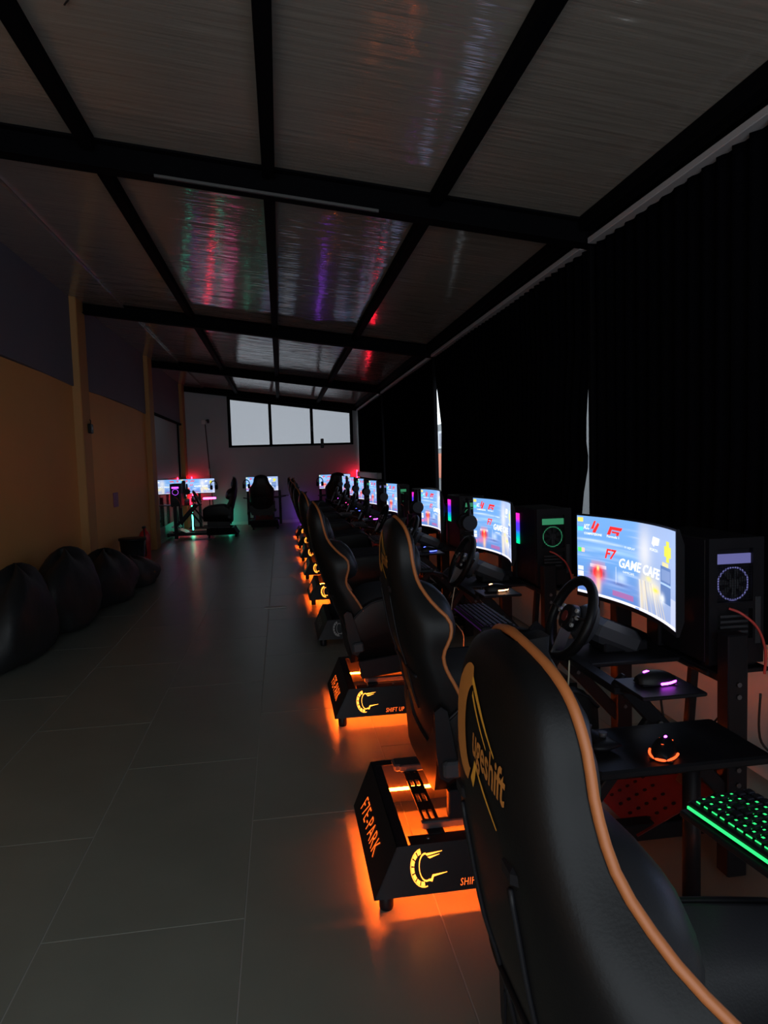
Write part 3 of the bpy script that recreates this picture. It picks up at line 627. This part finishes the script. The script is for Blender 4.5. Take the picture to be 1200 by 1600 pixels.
# ---- screen picture: colours on a fine grid
def screen_mesh(W, H, sag, NX=200, NY=92):
    us = np.linspace(0, 1, NX+1); vs_ = np.linspace(0, 1, NY+1); U, V = np.meshgrid(us, vs_)
    co = np.stack([sag*(1-(2*U-1)**2)*1.0, (0.5-U)*W, (V-.5)*H], -1).reshape(-1, 3)
    idx = np.arange((NX+1)*(NY+1)).reshape(NY+1, NX+1)
    f = np.stack([idx[:-1, :-1], idx[:-1, 1:], idx[1:, 1:], idx[1:, :-1]], -1).reshape(-1, 4)
    me = bpy.data.meshes.new('screen'); me.from_pydata(co.tolist(), [], f.tolist()); me.update()
    u = (us[:-1]+us[1:])/2; v = (vs_[:-1]+vs_[1:])/2; u, v = np.meshgrid(u, v)
    C = np.zeros(u.shape+(3,)); rs = np.random.RandomState(3)
    def g(cu, cv, su, sv): return np.exp(-((u-cu)/su)**2-((v-cv)/sv)**2)[..., None]
    def over(a, c): 
        nonlocal C; C = C*(1-a)+np.array(c)*a
    def rect(a, b, c, d): return (((u > a) & (u < b) & (v > c) & (v < d))*1.0)[..., None]
    C += np.array((.13, .33, .72)); over((v[..., None])**1.2*.8, (.18, .40, .78))
    over(np.clip((.45-v)/.5, 0, 1)[..., None]*.75, (.10, .15, .45))
    # wind streaks
    for k in range(46):
        cu, cv = rs.rand()*.62, .12+rs.rand()*.8; over(g(cu, cv, .05+.12*rs.rand(), .006+.01*rs.rand())*.4*rs.rand(), (.62, .75, .98))
    over(g(.30, .60, .3, .03)*.6, (.45, .68, .98)); over(g(.12, .70, .12, .012)*.5, (.75, .86, 1))
    # right half, warm glow and cool sky
    m = 1/(1+np.exp(-(u-.56)/.012))[..., None]; over(m*.75, (.36, .44, .66)); over(g(.62, .70, .07, .22)*.6, (1.0, .93, .80)); over(g(.70, .30, .10, .13)*.7, (1.0, .88, .55))
    over(g(.60, .20, .03, .2)*.7, (.9, .75, .45)); over(g(.78, .8, .2, .2)*.35, (.45, .55, .85))
    for k in range(16): 
        a = rs.rand(); s0 = .56+.22*a; d = np.abs((u-s0)-(0.35-v)*(.05+.25*a)); over((np.exp(-(d/.006)**2)*(v < .36)*(u > .5))[..., None]*.5, [(.9, .7, .35), (.25, .3, .5), (.95, .9, .8)][k % 3])
    # road
    over(rect(.30, .50, .06, .13)*.5, (.6, .05, .2)); over(g(.3, .22, .2, .04)*.5, (.2, .3, .75))
    # red single seater seen from behind
    over(rect(.105, .245, .355, .40)*.6, (.95, .9, .95)); over(rect(.115, .235, .405, .445)*.9, (.30, .34, .6)); over(np.clip(g(.172, .30, .050, .085)*1.6, 0, 1), (.92, .02, .03)); over(g(.172, .36, .010, .03), (1, .85, .3))
    over(g(.115, .30, .012, .04)*.7, (.1, .1, .2)); over(g(.22, .30, .012, .04)*.7, (.1, .1, .2)); over(g(.175, .15, .022, .12)*.9, (1, .62, .35)); over(g(.11, .17, .06, .05)*.6, (.9, .15, .3))
    # pale car in the middle
    over(g(.38, .30, .05, .06)*.7, (.62, .75, .98)); over(rect(.33, .335, .22, .42)*.6, (.9, .9, 1)); over(g(.37, .22, .07, .02)*.7, (.08, .1, .3))
    # lorry at the right
    over(rect(.80, .93, .22, .60)*.92, (.07, .16, .40)); over(rect(.81, .92, .45, .56)*.9, (.20, .30, .55)); over(rect(.80, .93, .40, .42)*.8, (.45, .65, .95)); over(rect(.82, .90, .60, .64), (.75, .68, .35)); over(g(.82, .25, .03, .05)*.9, (.9, .95, 1))
    over(rect(.93, 1, .03, .30)*.4, (.8, .8, .95)); over(g(.74, .30, .035, .025)*.9, (.98, .75, .03)); over(g(.66, .40, .03, .03)*.6, (1, .85, .1))
    # yellow badge icon
    d = np.maximum(np.abs(u-.89)/.045, np.abs(v-.76)/.05); d2 = np.maximum(np.abs(u-.89)/.02, np.abs(v-.76)/.11); over(((np.minimum(d, d2) < 1)*1.)[..., None], (.75, .72, .05))
    # desktop icons at the left edge
    for cv, c in ((.95, (.95, .75, .15)), (.83, (.1, .75, .7)), (.56, (.1, .8, .15)), (.32, (.7, .75, .9)), (.25, (.9, .9, .9)), (.14, (.85, .2, .4))):
        over(rect(.005, .05, cv-.03, cv+.03), c)
    over(rect(.035, .06, .53, .59), (.95, .6, .5)); over(rect(0, 1, 0, .028), (.86, .86, .98))
    over(rect(.52, .56, .004, .024), (.3, .4, .8))
    C = np.clip(C, 0, 1)
    ca = me.color_attributes.new('picture', 'FLOAT_COLOR', 'CORNER')
    arr = np.ones((f.shape[0], 4, 4), np.float32); arr[..., :3] = C.reshape(-1, 1, 3); ca.data.foreach_set('color', arr.ravel())
    return me
def screen_mat(name, s):
    m = bpy.data.materials.new(name); m.use_nodes = True; nt = m.node_tree; b = nt.nodes['Principled BSDF']
    a = nt.nodes.new('ShaderNodeVertexColor'); a.layer_name = 'picture'; nt.links.new(a.outputs[0], b.inputs['Emission Color'])
    b.inputs['Emission Strength'].default_value = s; b.inputs['Base Color'].default_value = (.01, .01, .01, 1); b.inputs['Roughness'].default_value = .3; return m
M['screen'] = screen_mat('lit_screen', 1.3)
SAG = 0.055
def make_monitor():
    W, H = .74, .325; root = empty('curved_monitor')   # origin at screen centre height; screen faces -X
    def bend(u, v, h=0): t = (2*u-1); return (SAG*(1-t*t)-h, (0.5-u)*W, (v-.5)*H)
    me = screen_mesh(W, H, SAG); me.materials.append(M['screen']); s = bpy.data.objects.new('screen', me); COL.objects.link(s); s.parent = root
    n = 24; b = MB(); rings = []
    for k in range(n+1):
        u = k/n; u2 = -.008+u*1.016; t = 2*u2-1; x = SAG*(1-t*t); y = (.5-u2)*W; h = H/2+.007
        rings.append([(x+.001, y, -h-.01), (x+.001, y, h), (x+.012, y, h), (x+.03, y, h-.05), (x+.03, y, -h+.04), (x+.012, y, -h-.01)])
    b.loft(rings, closed=True, caps=True, smooth=False); b.build('housing', M['black'], root)
    b = MB(); b.box(SAG+.028, SAG+.06, -.06, .06, -.06, .06, b=.01); b.build('mount_plate', M['black'], root)
    b = MB(); b.box(SAG+.06, SAG+.12, -.025, .025, -.03, .03, b=.005); b.box(SAG+.085, SAG+.125, -.03, .03, -.309, .05, b=.005); b.build('mount_post', M['black_metal'], root)
    def word(s_, u0, v0, hh, wd, m, name, **kw):
        v, f = lettering(s_, lambda a, c: bend(u0+a, v0+c, .0015), hh, wd, **kw); b = MB(); b.add(v, f); b.build(name, m, s)
    word('F7', .235, .50, .125, .11, M['scr_red'], 'picture_lettering', bold=.03, shear=.3)
    word('GAME CAFE', .365, .43, .115, .43, M['scr_white'], 'picture_lettering', bold=.02, shear=.25)
    b = MB()
    def pl(p, m=None): b.add([bend(u, v, .0014) for u, v in p], [tuple(range(len(p)))])
    pl([(.255, .80), (.285, .905), (.40, .90), (.385, .86), (.30, .865), (.285, .80)]); pl([(.30, .85), (.372, .845), (.36, .80), (.335, .80), (.343, .825), (.30, .825)])
    pl([(.115, .84), (.145, .95), (.16, .95), (.14, .85)]); pl([(.135, .83), (.175, .93), (.19, .91), (.155, .80), (.13, .80)])
    b.build('game_icons', M['scr_red'], s)
    word('ACC', .055, .83, .07, .05, M['scr_white'], 'icon_caption', bold=.02, shear=.3)
    word('COMPETIZIONE', .06, .765, .028, .15, M['scr_white'], 'icon_caption', bold=.02)
    word('Formula 1', .255, .765, .03, .11, M['scr_white'], 'icon_caption', bold=.01)
    word('F1 REPLAY', .42, .67, .025, .1, M['scr_white'], 'icon_caption')
    word('GAMECAFE', .40, .375, .025, .11, M['scr_white'], 'icon_caption'); word('FORZA', .68, .72, .03, .09, M['scr_white'], 'icon_caption')
    b = MB(); b.add([bend(u, v, .0014) for u, v in [(.70, .80), (.715, .88), (.79, .87), (.775, .795), (.73, .79), (.725, .77)]], [tuple(range(6))]); b.build('white_icon', M['scr_white'], s)
    return root
mon0 = make_monitor()

# ---- steering wheel with its drive unit, origin on the deck
def make_wheel():
    root = empty('steering_wheel'); c = Vector((-.10, 0, .125)); tilt = math.radians(24)
    ax = Vector((-math.cos(tilt), 0, math.sin(tilt))); up = Vector((math.sin(tilt), 0, math.cos(tilt))); sd = Vector((0, 1, 0)); R0 = .146
    def P(a, r, h=0): return c+r*math.cos(a)*sd+r*math.sin(a)*up+ax*h
    MB().tube([P(2*PI*k/40, R0) for k in range(40)], .0185, 10, True).build('rim', M['leather'], root)
    b = MB()
    for a in (0.15, PI-.15): b.bar(P(a, .03), P(a, R0), .006, .035, ax)
    b.bar(P(-PI/2, .03), P(-PI/2, R0), .006, .045, ax); b.build('spoke', M['chrome'], root)
    b = MB(); b.cyl(c-ax*.01, c+ax*.022, .052, .045, 24); b.build('hub', M['black'], root)
    MB().cyl(c+ax*.022, c+ax*.026, .02, n=16).build('centre_cap', M['red_metal'], root)
    for a, r in ((.5, .065), (.15, .075), (-.3, .06), (2.6, .065), (3.0, .075), (3.5, .06)):
        MB().cyl(P(a, r, .008), P(a, r, .018), .008, n=10).build('button', M['engraving'], root)
    for sg in (0.1, PI-.1): MB().bar(P(sg+.5, .075, -.03), P(sg-.3, .10, -.03), .004, .03, ax).build('paddle', M['chrome'], root)
    # drive unit
    b = MB(); n = 20; T = Matrix.Translation(c) @ Matrix(((-ax.x, 0, up.x, 0), (0, 1, 0, 0), (-ax.z, 0, up.z, 0), (0, 0, 0, 1)))
    b.cyl(T @ Vector((.02, 0, 0)), T @ Vector((.07, 0, 0)), .05, .085, 28)
    b.box(.06, .27, -.085, .085, -.045, .045, T, b=.025); b.build('drive_unit', M['grey_plastic'], root)
    b = MB()
    for k in range(6): b.box(.10+.015*k, .106+.015*k, -.05+.0, .03, .0445, .0465, T)
    b.build('vent', M['black'], root)
    MB().box(.0, .17, -.07, .07, 0, .04, b=.006).build('clamp_base', M['black'], root)
    return root
whl0 = make_wheel()

# ---- computer tower, origin bottom centre; the open/rear face looks to -Y local
def make_tower():
    root = empty('computer_tower'); W, D, H = .20, .40, .44; x0, x1 = -W/2, W/2; y0 = -D/2
    b = MB(); b.box(x0, x1, y0+.02, D/2, .015, H, b=.006); b.build('case', M['black_metal'], root)
    b = MB(); b.box(x0, x0+.03, y0, y0+.02, .015, H); b.box(x1-.04, x1, y0, y0+.02, .015, H); b.box(x0+.03, x1-.04, y0, y0+.02, H-.035, H); b.box(x0+.03, x1-.04, y0, y0+.02, .015, .10); b.box(x0+.03, x1-.04, y0, y0+.018, .20, .225); b.build('face_frame', M['black_metal'], root)
    MB().box(x0+.03, x1-.04, y0+.012, y0+.019, .352, .385).build('light_bar', M['green_fan'], root)
    fan = empty('cooling_fan'); fan.parent = root; cx, cz = -.005, .285
    pts = [(cx+.055*math.cos(2*PI*k/32), y0+.012, cz+.055*math.sin(2*PI*k/32)) for k in range(32)]
    MB().tube(pts, .003, 6, True).build('fan_ring', M['green_fan'], fan)
    b = MB(); b.cyl((cx, y0+.006, cz), (cx, y0+.018, cz), .018, n=16)
    for k in range(7):
        a = 2*PI*k/7; b.prism([(.016*math.cos(a), .016*math.sin(a)), (.05*math.cos(a+.1), .05*math.sin(a+.1)), (.05*math.cos(a+.55), .05*math.sin(a+.55)), (.017*math.cos(a+.7), .017*math.sin(a+.7))], lambda u, v, h: (cx+u, y0+.010+h+.004*(u*v > 0), cz+v), .003)
    b.build('fan_blade', M['grey_plastic'], fan)
    b = MB()
    for k in range(15): b.box(x0+.032, x1-.042, y0+.004, y0+.006, .232+k*.0085, .2335+k*.0085)
    for k in range(15): b.box(x0+.032+k*.0088, x0+.0335+k*.0088, y0+.004, y0+.006, .232, .352)
    b.build('mesh_grille', M['black_metal'], root)['kind'] = 'stuff'
    MB().box(x0+.04, x1-.09, y0+.006, y0+.012, .203, .222).build('card_bracket', M['chrome'], root)
    MB().box(x0+.04, x1-.09, y0+.001, y0+.004, .204, .221).build('lit_ports', M['violet_fan'], root)
    for k in range(4): MB().box(x0+.04, x1-.06, y0-.003, y0, .12+k*.018, .128+k*.018).build('slot_cover', M['grey_plastic'], root)
    MB().box(x1-.032, x1-.012, y0-.003, y0, .08, .24, b=.003).build('side_rail', M['grey_plastic'], root)
    for sx in (-1, 1):
        for sy in (-1, 1): MB().box(sx*.07-.02, sx*.07+.02, sy*.16-.015, sy*.16+.015, 0, .016).build('foot', M['black'], root)
    MB().box(x0-.004, x0, D/2-.12, D/2-.03, .22, .40).build('rainbow_strip', M['rainbow'], root)
    MB().tube(smooth_path([(x0+.07, y0-.004, .205), (x0+.10, y0-.03, .19), (x0+.15, y0-.04, .14), (x0+.185, y0-.03, .06), (x0+.19, y0-.02, -.02)]), .0045).build('red_cable', M['red_cable'], root)
    return root
tow0 = make_tower()
# ---- headphones hanging from a hook
def make_phones():
    root = empty('headphones'); b = MB()
    pts = [(0, .075*math.sin(a), .105*math.cos(a)-.01) for a in np.linspace(-2.0, 2.0, 22)]
    MB().tube(pts, .010, 8).build('headband', M['black'], root)
    for sg in (-1, 1):
        b = MB(); b.cyl((0, sg*.055, -.055), (0, sg*.085, -.055), .056, .048, 24); b.cyl((0, sg*.03, -.055), (0, sg*.055, -.055), .048, .056, 24); b.build('ear_cup', M['leather'], root)
    MB().bar((.045, 0, .085), (-.02, 0, .085), .02, .008).build('hook', M['black'], root)
    return root
pho0 = make_phones()
# ---- mouse
def make_mouse():
    root = empty('computer_mouse'); rings = []
    for k in range(11):
        t = k/10; x = -.06+.12*t; w_ = .033*math.sin(PI*(.08+.84*t))**.5; h = .036*math.sin(PI*(.1+.75*t))**.7
        rings.append([(x, w_*math.cos(a), .004+h*math.sin(a)) for a in np.linspace(0, PI, 10)])
    b = MB(); b.loft(rings); b.add(rings[0], [tuple(range(10))]); b.add(rings[-1], [tuple(range(10))]); b.box(-.055, .055, -.03, .03, 0.0015, .005); b.build('mouse_body', M['black'], root)
    ring = [(.062*math.cos(a), .036*math.sin(a), .007) for a in np.linspace(PI*.5, PI*1.5, 20)]; MB().tube(ring, .0035, 6).build('light_ring', M['purple'], root)
    MB().tube([(.018, 0, .034), (.028, 0, .037), (.038, 0, .034)], .004, 6).build('scroll_wheel', M['purple'], root)
    return root
mou0 = make_mouse()
# ---- keyboard (0.44 x 0.14), origin centre bottom, long side along Y
def make_keyboard():
    root = empty('keyboard'); MB().box(-.075, .075, -.22, .22, 0, .02, b=.004).build('keyboard_case', M['black'], root)
    MB().box(-.078, -.0745, -.215, .215, .006, .011).build('light_edge', M['green'], root)
    g = MB(); rnd = random.Random(2); first = None
    rows = 6
    for r in range(rows):
        x = .055-r*.0215; n = 20 if r < 5 else 20
        for k in range(n):
            y = .2-k*.0208
            if first is None: first = MB().box(-.0085, .0085, -.0085, .0085, 0, .008, b=.002).build('key', M['black'], root); o = first
            else: o = first.copy(); COL.objects.link(o); o.parent = root
            o.location = (x, y, .0205)
            if r > 0 and rnd.random() < .9:
                g.box(x-.0108, x-.0092, y-.007*rnd.random(), y+.007, .0202, .0222); 
                if rnd.random() < .8: g.box(x-.005*rnd.random(), x+.004, y-.0112, y-.0096, .0202, .0222)
                g.box(x-.003, x+.002, y-.003, y+.0025*rnd.random(), .0286, .0289)
    g.build('key_backlight', M['green'], root)['kind'] = 'stuff'; return root
kb0 = make_keyboard()

# ================================================================ placing the row at the curtains
ORD = ['nearest', 'second', 'third', 'fourth', 'fifth', 'sixth', 'seventh', 'eighth', 'ninth']
YC = [.80, 2.40, 3.95, 5.62, 7.22, 8.82, 10.42, 12.0, 13.6]
SOFF = [-.12, 0, -.11, -.10, -.08, -.12, -.1, -.08, -.1]
TILT = [0, 0, .11, .13, .17, .13, .16, .12, .15]
MOFF = [0, 0, .05, .08, .52, .55, .35, .2, .1]
CT = ['green_fan', 'green_fan', 'green_fan', 'pink', 'violet_fan', 'teal', 'violet_fan', 'pink', 'green_fan']
for i, yc in enumerate(YC):
    n = ORD[i]; rig = (0.0, yc, 0.0); where = f'{n} in the row along the curtains' if i else 'nearest the camera at the curtains'
    r = place(rig0, rig, (0, 0, 0)); lit = 'unlit' if i == 3 else 'orange-lit'
    tag(r, f'black steel racing rig with {lit} base, {where}', 'racing rig', 'racing rigs along the curtains')
    if i == 3:
        swap(r, ['led_strip'], M['black']); swap(r, ['wheel_emblem', 'front_lettering', 'side_lettering'], M['engraving'])
    s = place(seat0, rig, (SX+SOFF[i], 0, SZ-(.02 if i == 0 else 0)+.18*TILT[i])); s.rotation_euler.y = -TILT[i]; tag(s, f'black bucket seat with orange piping, {where}', 'racing seat', 'racing seats along the curtains')
    if i == 0: swap(s, ['seat_piping'], M['black'])
    m = place(mon0, rig, (1.235, MOFF[i], .99)); tag(m, f'curved monitor showing racing wallpaper, {where}', 'monitor', 'monitors along the curtains')
    wv = place(whl0, rig, (1.14, 0, .681)); tag(wv, f'black steering wheel on its drive unit, {where}', 'steering wheel', 'steering wheels along the curtains')
    t = place(tow0, rig, (1.46, -.47, .676) if i > 1 else (1.44, -.27 if i == 1 else -.27, .676)); tag(t, f'black computer tower with {"violet" if i==1 else "coloured"} inner lights, {where}', 'computer', 'computer towers along the curtains')
    t.location = (1.485, yc-.12, .676)
    c_ = 'violet_fan' if i in (1, 4, 6) else 'green_fan'
    swap(t, ['light_bar', 'lit_ports', 'fan_ring'], M[c_])
    if i >= 2:
        h = place(pho0, rig, (1.19, MOFF[i]+.375, 1.05)); tag(h, f'black headphones hung on the monitor edge, {where}', 'headphones', 'headphones on the monitors at the curtains')
    mo = place(mou0, rig, (1.09, -.50, .7135), rz=PI); tag(mo, f'computer mouse with {"purple" if i != 2 else "warm"} light ring on its tray, {where}', 'mouse', 'mice along the curtains')
    if i == 2: swap(mo, ['light_ring', 'scroll_wheel'], M['warm'])
    elif i > 2: swap(mo, ['light_ring', 'scroll_wheel'], [M['blue'], M['pink'], M['purple']][i % 3])
    if i < 6:
        k = place(kb0, rig, (.85, .48, .7035) if i else (.86, .20, .7035), rz=0 if i else .12)
        if i == 0:
            for ch in [c for c in r.children if c.name.startswith('keyboard_tray')]: bpy.data.objects.remove(ch)
        tag(k, f'black keyboard with {"green" if i == 0 else "dim"} backlit keys on its tray, {where}', 'keyboard', 'keyboards along the curtains')
        if i: swap(k, ['key_backlight', 'light_edge'], M['purple_faint'] if i == 1 else M['black'])
# rigs facing the far wall and the left wall
for j, (cx, nm) in enumerate(((-1.9, 'left'), (-.44, 'middle'), (1.27, 'right'))):
    rig = (cx, 15.25, PI/2); where = f'{nm} of the three facing the far wall'
    if j: r = place(rig0, rig, (0, 0, 0)); swap(r, ['led_strip', 'wheel_emblem', 'front_lettering', 'side_lettering'], M['black']); tag(r, f'dark racing rig, {where}', 'racing rig', 'racing rigs facing the far wall')
    if j: s = place(seat0, rig, (SX, 0, SZ)); swap(s, ['piping', 'seat_piping', 'tyre_emblem', 'back_lettering', 'speed_lines'], M['black']); tag(s, f'all-black racing seat, {where}', 'racing seat', 'racing seats facing the far wall')
    m = place(mon0, rig, (1.235, 0, .99)); tag(m, f'bright curved monitor, {where}', 'monitor', 'monitors at the far wall')
    if j: wv = place(whl0, rig, (1.14, 0, .681)); tag(wv, f'steering wheel on its drive unit, {where}', 'steering wheel', 'steering wheels at the far wall')
    else:
        t = empty('monitor_stand', (cx, 16.65, 0)); tag(t, 'plain black stand under the left monitor at the far wall', 'stand'); MB().box(-.03, .03, -.035, .03, .02, .70, b=.004).build('column', M['black_metal'], t); MB().box(-.25, .25, -.2, .2, 0, .02, b=.004).build('foot_plate', M['black_metal'], t)
    h = place(pho0, rig, (1.18, .36 if j else -.36, 1.0)); tag(h, f'black headphones hung on the monitor edge, {where}', 'headphones', 'headphones at the far wall')
rig = (-.66, 14.35, PI); where = 'at the left wall, seen from the side'
r = place(rig0, rig, (0, 0, 0)); swap(r, ['led_strip', 'wheel_emblem', 'front_lettering', 'side_lettering'], M['black']); tag(r, f'dark racing rig {where}', 'racing rig')
s = place(seat0, rig, (SX-.12, 0, SZ)); swap(s, ['piping', 'seat_piping', 'tyre_emblem', 'back_lettering', 'speed_lines'], M['black']); tag(s, f'black racing seat {where}', 'racing seat')
m = place(mon0, rig, (1.235, 0, .99)); m.rotation_euler.z += .12; tag(m, f'narrow-looking bright monitor {where}', 'monitor')
side_wheel = wv = place(whl0, rig, (1.14, 0, .681)); tag(wv, f'steering wheel with red lit badge {where}', 'steering wheel')
t = place(tow0, rig, (1.30, .52, .72)); t.rotation_euler.z = PI/2*0; tag(t, 'computer tower with a pink and violet fan at the left wall', 'computer'); swap(t, ['light_bar', 'fan_ring'], M['purple_dim'])
t.location = (-1.98, 13.7, .676)
h = place(pho0, rig, (1.17, .36, 1.0)); tag(h, f'black headphones on the monitor {where}', 'headphones')
# the colour lamps of the far end: slim LED bars behind the screens
def led_bar(x, y, z0, z1, m, label):
    t = empty('led_bar', (x, y, z0)); tag(t, label, 'lamp', 'slim LED bars at the far end')
    MB().cyl((0, 0, max(.02, z1-z0-.55)), (0, 0, z1-z0), .012, n=10).build('light_tube', M[m], t); MB().box(-.03, .03, -.03, .03, 0, .02, b=.004).box(-.012, .012, -.012, .012, .02, max(.03, z1-z0-.55)).build('tube_base', M['black'], t)
led_bar(-2.1, 17.0, .0, 1.20, 'red_bar', 'red LED bar in the far left corner behind the monitor')
led_bar(1.86, 16.95, .0, 1.24, 'red_bar', 'red LED bar in the far right corner')
led_bar(-1.25, 16.9, .0, .5, 'teal', 'teal LED bar low at the far wall')
led_bar(-1.95, 15.6, .0, .6, 'teal', 'teal LED bar behind the side rig')
led_bar(.45, 16.9, .0, .6, 'violet_bar', 'purple LED bar low at the far wall between two rigs')
t = empty('pink_lamp', (-1.60, 15.9, 0)); tag(t, 'short pink lamp on a thin stand behind the side rig', 'lamp')
MB().box(-.14, .14, -.01, .01, .70, .74, b=.006).build('light_tube', M['pink'], t); MB().box(-.01, .01, .011, .03, 0, .73).box(-.08, .08, -.06, .08, 0, .02).build('stand', M['black'], t)
MB().box(.0, .02, -.11, .11, -.02, .14, b=.03).build('lit_badge', M['redled'], side_wheel)
t = MB().box(1.85, 1.975, 13.3, 16.9, 1.08, 1.2, b=.01).build('wall_ledge', M['white']); tag(t, 'long pale ledge below the farthest curtain', 'ledge')

# ---- side table between the first two rigs with controller and glowing mouse
t = empty('side_table', (1.02, 1.76, 0)); tag(t, 'low dark side table between the first two rigs', 'table')
MB().box(-.24, .26, -.13, .15, .56, .585, b=.006).build('table_top', M['black'], t)
MB().cyl((.1, 0, .02), (.1, 0, .56), .025).build('table_leg', M['black_metal'], t); MB().box(-.06, .26, -.12, .12, 0, .02, b=.006).build('table_foot', M['black_metal'], t)
t = empty('swing_tray', (.86, 1.0, .688), .12); tag(t, 'narrow black swing tray under the green keyboard', 'tray')
MB().box(-.085, .085, -.23, .23, 0, .0135, b=.003).build('tray_board', M['black_metal'], t); MB().bar((.05, .1, -.012), (.50, .08, -.012), .035, .022).build('swing_arm', M['black_metal'], t)
t = empty('game_controller', (.85, 1.80, .5865), .3); tag(t, 'black game controller on the low side table', 'controller')
b = MB(); rings = []
for k in range(17):
    y = -.075+.15*k/16; q = abs(y)/.075; L = .03+.03*(q > .45)*math.sin(PI*min(1, (q-.45)/.55)) if q > .45 else .03
    rings.append([(-L+(.03+L)*(.5-.5*math.cos(a))*1.0-(0), y, .018+.016*math.sin(a)*math.sqrt(max(.05, 1-q**4))) for a in np.linspace(0, 2*PI, 13)[:-1]])
b.loft(rings, closed=True, caps=True); b.build('grip_body', M['black'], t)
for y in (-.03, .03): MB().cyl((.0, y, .03), (.0, y, .046), .009, .012, 12).build('thumbstick', M['grey_plastic'], t)
mo = place(mou0, (0, 0, 0), (1.0, 1.70, .5865), rz=.9); swap(mo, ['light_ring'], M['orange_glow']); tag(mo, 'mouse glowing orange on the low side table', 'mouse')
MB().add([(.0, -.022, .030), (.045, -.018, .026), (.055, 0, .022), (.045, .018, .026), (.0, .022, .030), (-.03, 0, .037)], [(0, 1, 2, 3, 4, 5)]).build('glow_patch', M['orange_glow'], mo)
# loose cables hanging by the uprights
def cable(pts, r, m, label): o = MB().tube(smooth_path(pts, 8), r, 6).build('cable', M[m]); tag(o, label, 'cable', 'loose cables around the rigs'); return o
cable([(1.5, 1.98, .62), (1.52, 2.0, .45), (1.6, 1.96, .40), (1.66, 2.04, .5), (1.6, 2.05, .58), (1.55, 1.98, .5), (1.6, 1.95, .3), (1.62, 1.98, .05)], .004, 'cable', 'black cable looped behind the second rig upright')
cable([(1.22, 2.1, .66), (1.25, 2.12, .5), (1.3, 2.08, .42), (1.4, 2.1, .47), (1.5, 2.12, .55)], .004, 'cable', 'black cable swinging under the second wheel deck')
cable([(1.7, 2.0, .66), (1.72, 2.02, .5), (1.68, 2.0, .4), (1.75, 2.05, .3), (1.7, 2.0, .2), (1.8, 2.1, .02)], .004, 'cable', 'black cable dangling at the low wall beside the nearest tower')
cable([(1.8, 2.2, .66), (1.78, 2.2, .4), (1.83, 2.25, .2), (1.8, 2.3, .02)], .004, 'cable', 'thin black cable down the low wall behind the nearest cables')
cable([(1.0, 2.32, .67), (.98, 2.3, .55), (.95, 2.32, .45), (.93, 2.35, .2)], .003, 'white_cable', 'pale cable hanging below the second steering wheel')
cable([(.98, 3.9, .66), (.95, 3.88, .5), (1.0, 3.9, .42), (1.04, 3.95, .35), (1.02, 3.9, .2)], .003, 'white_cable', 'pale cable hanging below the third steering wheel')
